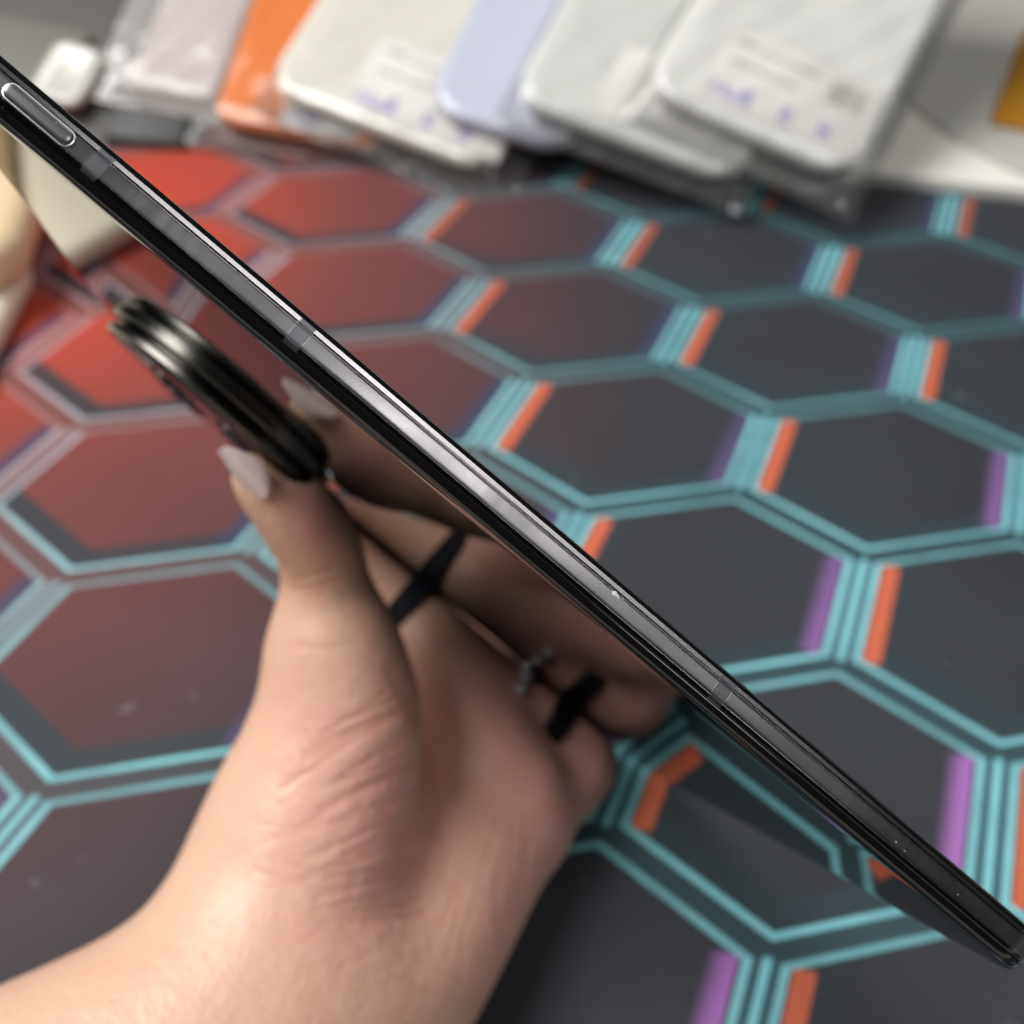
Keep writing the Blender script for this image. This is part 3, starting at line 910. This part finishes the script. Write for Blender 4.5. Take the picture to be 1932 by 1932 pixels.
leaning_case((395, 222), (720, 278), 0, 250, (238, 126, 36), 'orange phone case, partly under the cream one', 'clear bag with pen marks round the orange case', lab_at=(0.40, 2, 40, 14, 0.7, False, WORDS[:1]), seed=1, r=14, margin=(12, 10, 10, 10))
leaning_case((492, 158), (925, 325), 10.5, 250, (232, 229, 218), 'cream phone case with a handwritten label, right of the orange one', 'clear bag round the cream case, its corner jutting over the mat', lab_at=(0.34, 6, 84, 46, 1.0, True, WORDS), seed=2, r=20, margin=(4, 14, 12, 10))
leaning_case((797, 198), (1080, 285), 21, 250, (192, 197, 214), 'pale lavender phone case between the cream and the grey white ones', None, r=20)
leaning_case((958, 180), (1398, 345), 31.5, 250, (224, 225, 221), 'greyish white phone case overlapped by the whitest one', 'clear bag round the greyish white case', lab_at=(0.34, 8, 70, 44, 1.0, False, []), seed=4, r=20, margin=(4, 8, 10, 10))
leaning_case((1205, 158), (1608, 335), 42, 250, (235, 235, 231), 'white phone case at the right end with barcode label', 'clear bag at the right end, sharp corner over the mat', lab_at=(0.24, 8, 78, 44, 0.95, True, WORDS), seed=5, r=20, margin=(4, 9, 15, 10))

# white board beyond the mat, grey round sheet and mustard card on it
board_m = simple('white_board', (232, 229, 222), 0.4, var=0.03, scale=12)
edge_pt = desk(1585, 306, 9)
bo = rounded_slab('white_board', board_m, 460, 420, 9, 4, 1.5)
bo.matrix_world = frame_matrix(np.array([edge_pt[0], edge_pt[1], 0]) - MU * 60 + np.array([0, 0, -2.4]), MU, MV, (0, 0, 1))
tag(bo, 'flat white board lying beyond the far edge of the mat', 'board')
pts = [desk(x, y, 8.5)[:2] for x, y in ((1664, 83), (1787, 248), (1896, 310))]
A_ = np.array([[2 * p[0], 2 * p[1], 1] for p in pts]); s_ = np.linalg.solve(A_, [p @ p for p in pts])
cx_, cy_ = s_[0], s_[1]; rr_ = math.sqrt(s_[2] + cx_ ** 2 + cy_ ** 2)
plate_m = simple('grey_round_sheet', (190, 188, 182), 0.35, var=0.03, scale=10)
pl = lathe('round_plate', [(rr_ - 3, 0.0), (rr_, 0.8), (rr_, 1.6), (rr_ - 2, 2.2), (rr_ - 14, 1.6)], plate_m, None, (0, 0), n=120)
pl.location = Vector((cx_, cy_, 6.8)) * MM
tag(pl, 'large grey round plate lying on the white board', 'plate')
card_m = simple('mustard_card', (168, 116, 20), 0.5, var=0.04, scale=30)
c0 = desk(1870, 225, 12); c1 = desk(1990, 262, 12); u = c1 - c0; u /= np.linalg.norm(u); v = np.array([-u[1], u[0], 0])
cd = rounded_slab('mustard_card', card_m, 120, 170, 2.0, 5, 0.6, nseg=5, fseg=2)
up_p = desk(1925, 80, 12); v = up_p - c0; v /= np.linalg.norm(v); u = np.array([v[1], -v[0], 0])
cd.matrix_world = frame_matrix(c0 + np.array([0, 0, -2.6]), u, v, (0, 0, 1))
tag(cd, 'mustard yellow card at the right edge on the grey plate', 'card')

# left: grey pack with a pale pouch, pinkish bag, black strip
pack_m = simple('grey_pack', (70, 68, 65), 0.55, var=0.06, scale=15)
ph = math.radians(28); N28 = np.array([0, -math.sin(ph), math.cos(ph)])
def leaning_slab(name, m, BLp, BRp, lift, H, T, r, fil, tilt=28, **k):
    a, u, v, N, w_ = plane_frame(BLp, BRp, tilt, lift)
    o = rounded_slab(name, m, w_, H, T, r, fil, **k); mw = frame_matrix(a - N * T, u, v, N); o.matrix_world = mw
    return o, mw, w_
gp, gmw, gw = leaning_slab('grey_pack', pack_m, (-260, 225), (190, 300), -14, 240, 8, 6, 2, nseg=5)
tag(gp, 'dark grey pack with a violet pen mark, behind the phone tip', 'pack')
V, Fc = [], []
for st in ([(0, 0), (8, 7), (14, 1), (20, 8), (28, 2)], [(30, 8), (38, 2), (46, 7), (54, 3), (62, 6)]):
    v_, f_ = ribbon([(80 + a * 1.0, 148 + b) for a, b in st], 2.6, 8.15); Fc += [tuple(i + len(V) for i in q) for q in f_]; V += v_
mesh('handwriting', V, Fc, simple('dark_violet_ink', (64, 58, 110), 0.5), gp, smooth=False)
ss, smw, sw = leaning_slab('olive_strip', simple('olive_grey_card', (98, 98, 88), 0.5, var=0.04), (-200, 150), (110, 205), -9, 52, 4, 4, 1, nseg=4)
tag(ss, 'olive grey card strip across the grey pack', 'card')
wt, wmw, ww = leaning_slab('white_tag', simple('white_glossy_tag', (188, 187, 180), 0.25, var=0.04, coat=0.4), (44, 174), (142, 202), -1.5, 38, 7, 8, 3, nseg=7, dish=0.6)
tag(wt, 'small white glossy rounded tag standing above the power button', 'tag')
bl, bmw, bw = leaning_slab('black_box', simple('black_card_box', (30, 30, 29), 0.5, var=0.1), (200, 258), (345, 272), -9, 60, 14, 3, 1.2, nseg=3)
tag(bl, 'black box between the grey pack and the orange case', 'box')
pink_m = simple('pinkish_insert', (206, 190, 190), 0.5, var=0.08, scale=22)
pk, pmw, pw = leaning_slab('pink_insert', pink_m, (240, 158), (402, 188), -4, 200, 5, 5, 1.5, nseg=4)
tag(pk, 'pale pinkish grey insert beside the orange case', 'insert')
pb = bag('plastic_bag', pw, 200, 6, (20, 14, 10, 6), pmw, 'hazy clear bag round the pinkish insert, reaching the mat', film_material('hazy_plastic_film', (214, 210, 206), 0.34), seed=9)

# left edge: beige case lying on a cream one, seen again in the phone's back
whitec_m = simple('cream_silicone', (232, 224, 204), 0.35, var=0.03, coat=0.2, sss=0.2)
beige_m = simple('beige_silicone', (220, 198, 162), 0.4, var=0.05, coat=0.15, sss=0.2)
e0 = desk(56, 535, 6); e1 = desk(-12, 668, 6); ey = e0 - e1; ey[2] = 0; ey /= np.linalg.norm(ey); ex = np.array([ey[1], -ey[0], 0])
lc = rounded_slab('phone_case', whitec_m, 86, 168, 13, 13, 5, nseg=9, fseg=5, dish=0.8)
lc.matrix_world = frame_matrix(e0 * np.array([1, 1, 0]) - ex * 86 - ey * 152 + np.array([0, 0, 0.2]), ex, ey, (0, 0, 1))
tag(lc, 'cream phone case at the left edge, lowest of two', 'phone case')
e0 = desk(50, 468, 26); ex2 = (ex + ey * 0.12); ex2 /= np.linalg.norm(ex2); ey2 = np.array([-ex2[1], ex2[0], 0])
lb = rounded_slab('phone_case', beige_m, 92, 105, 22, 20, 9, nseg=10, fseg=6, dish=0.5)
lb.matrix_world = frame_matrix(e0 * np.array([1, 1, 0]) - ex2 * 92 - ey2 * 16 + np.array([0, 0, 13.4]), ex2, ey2, (0, 0, 1))
tag(lb, 'tan phone case lying on the cream one at the left edge', 'phone case')
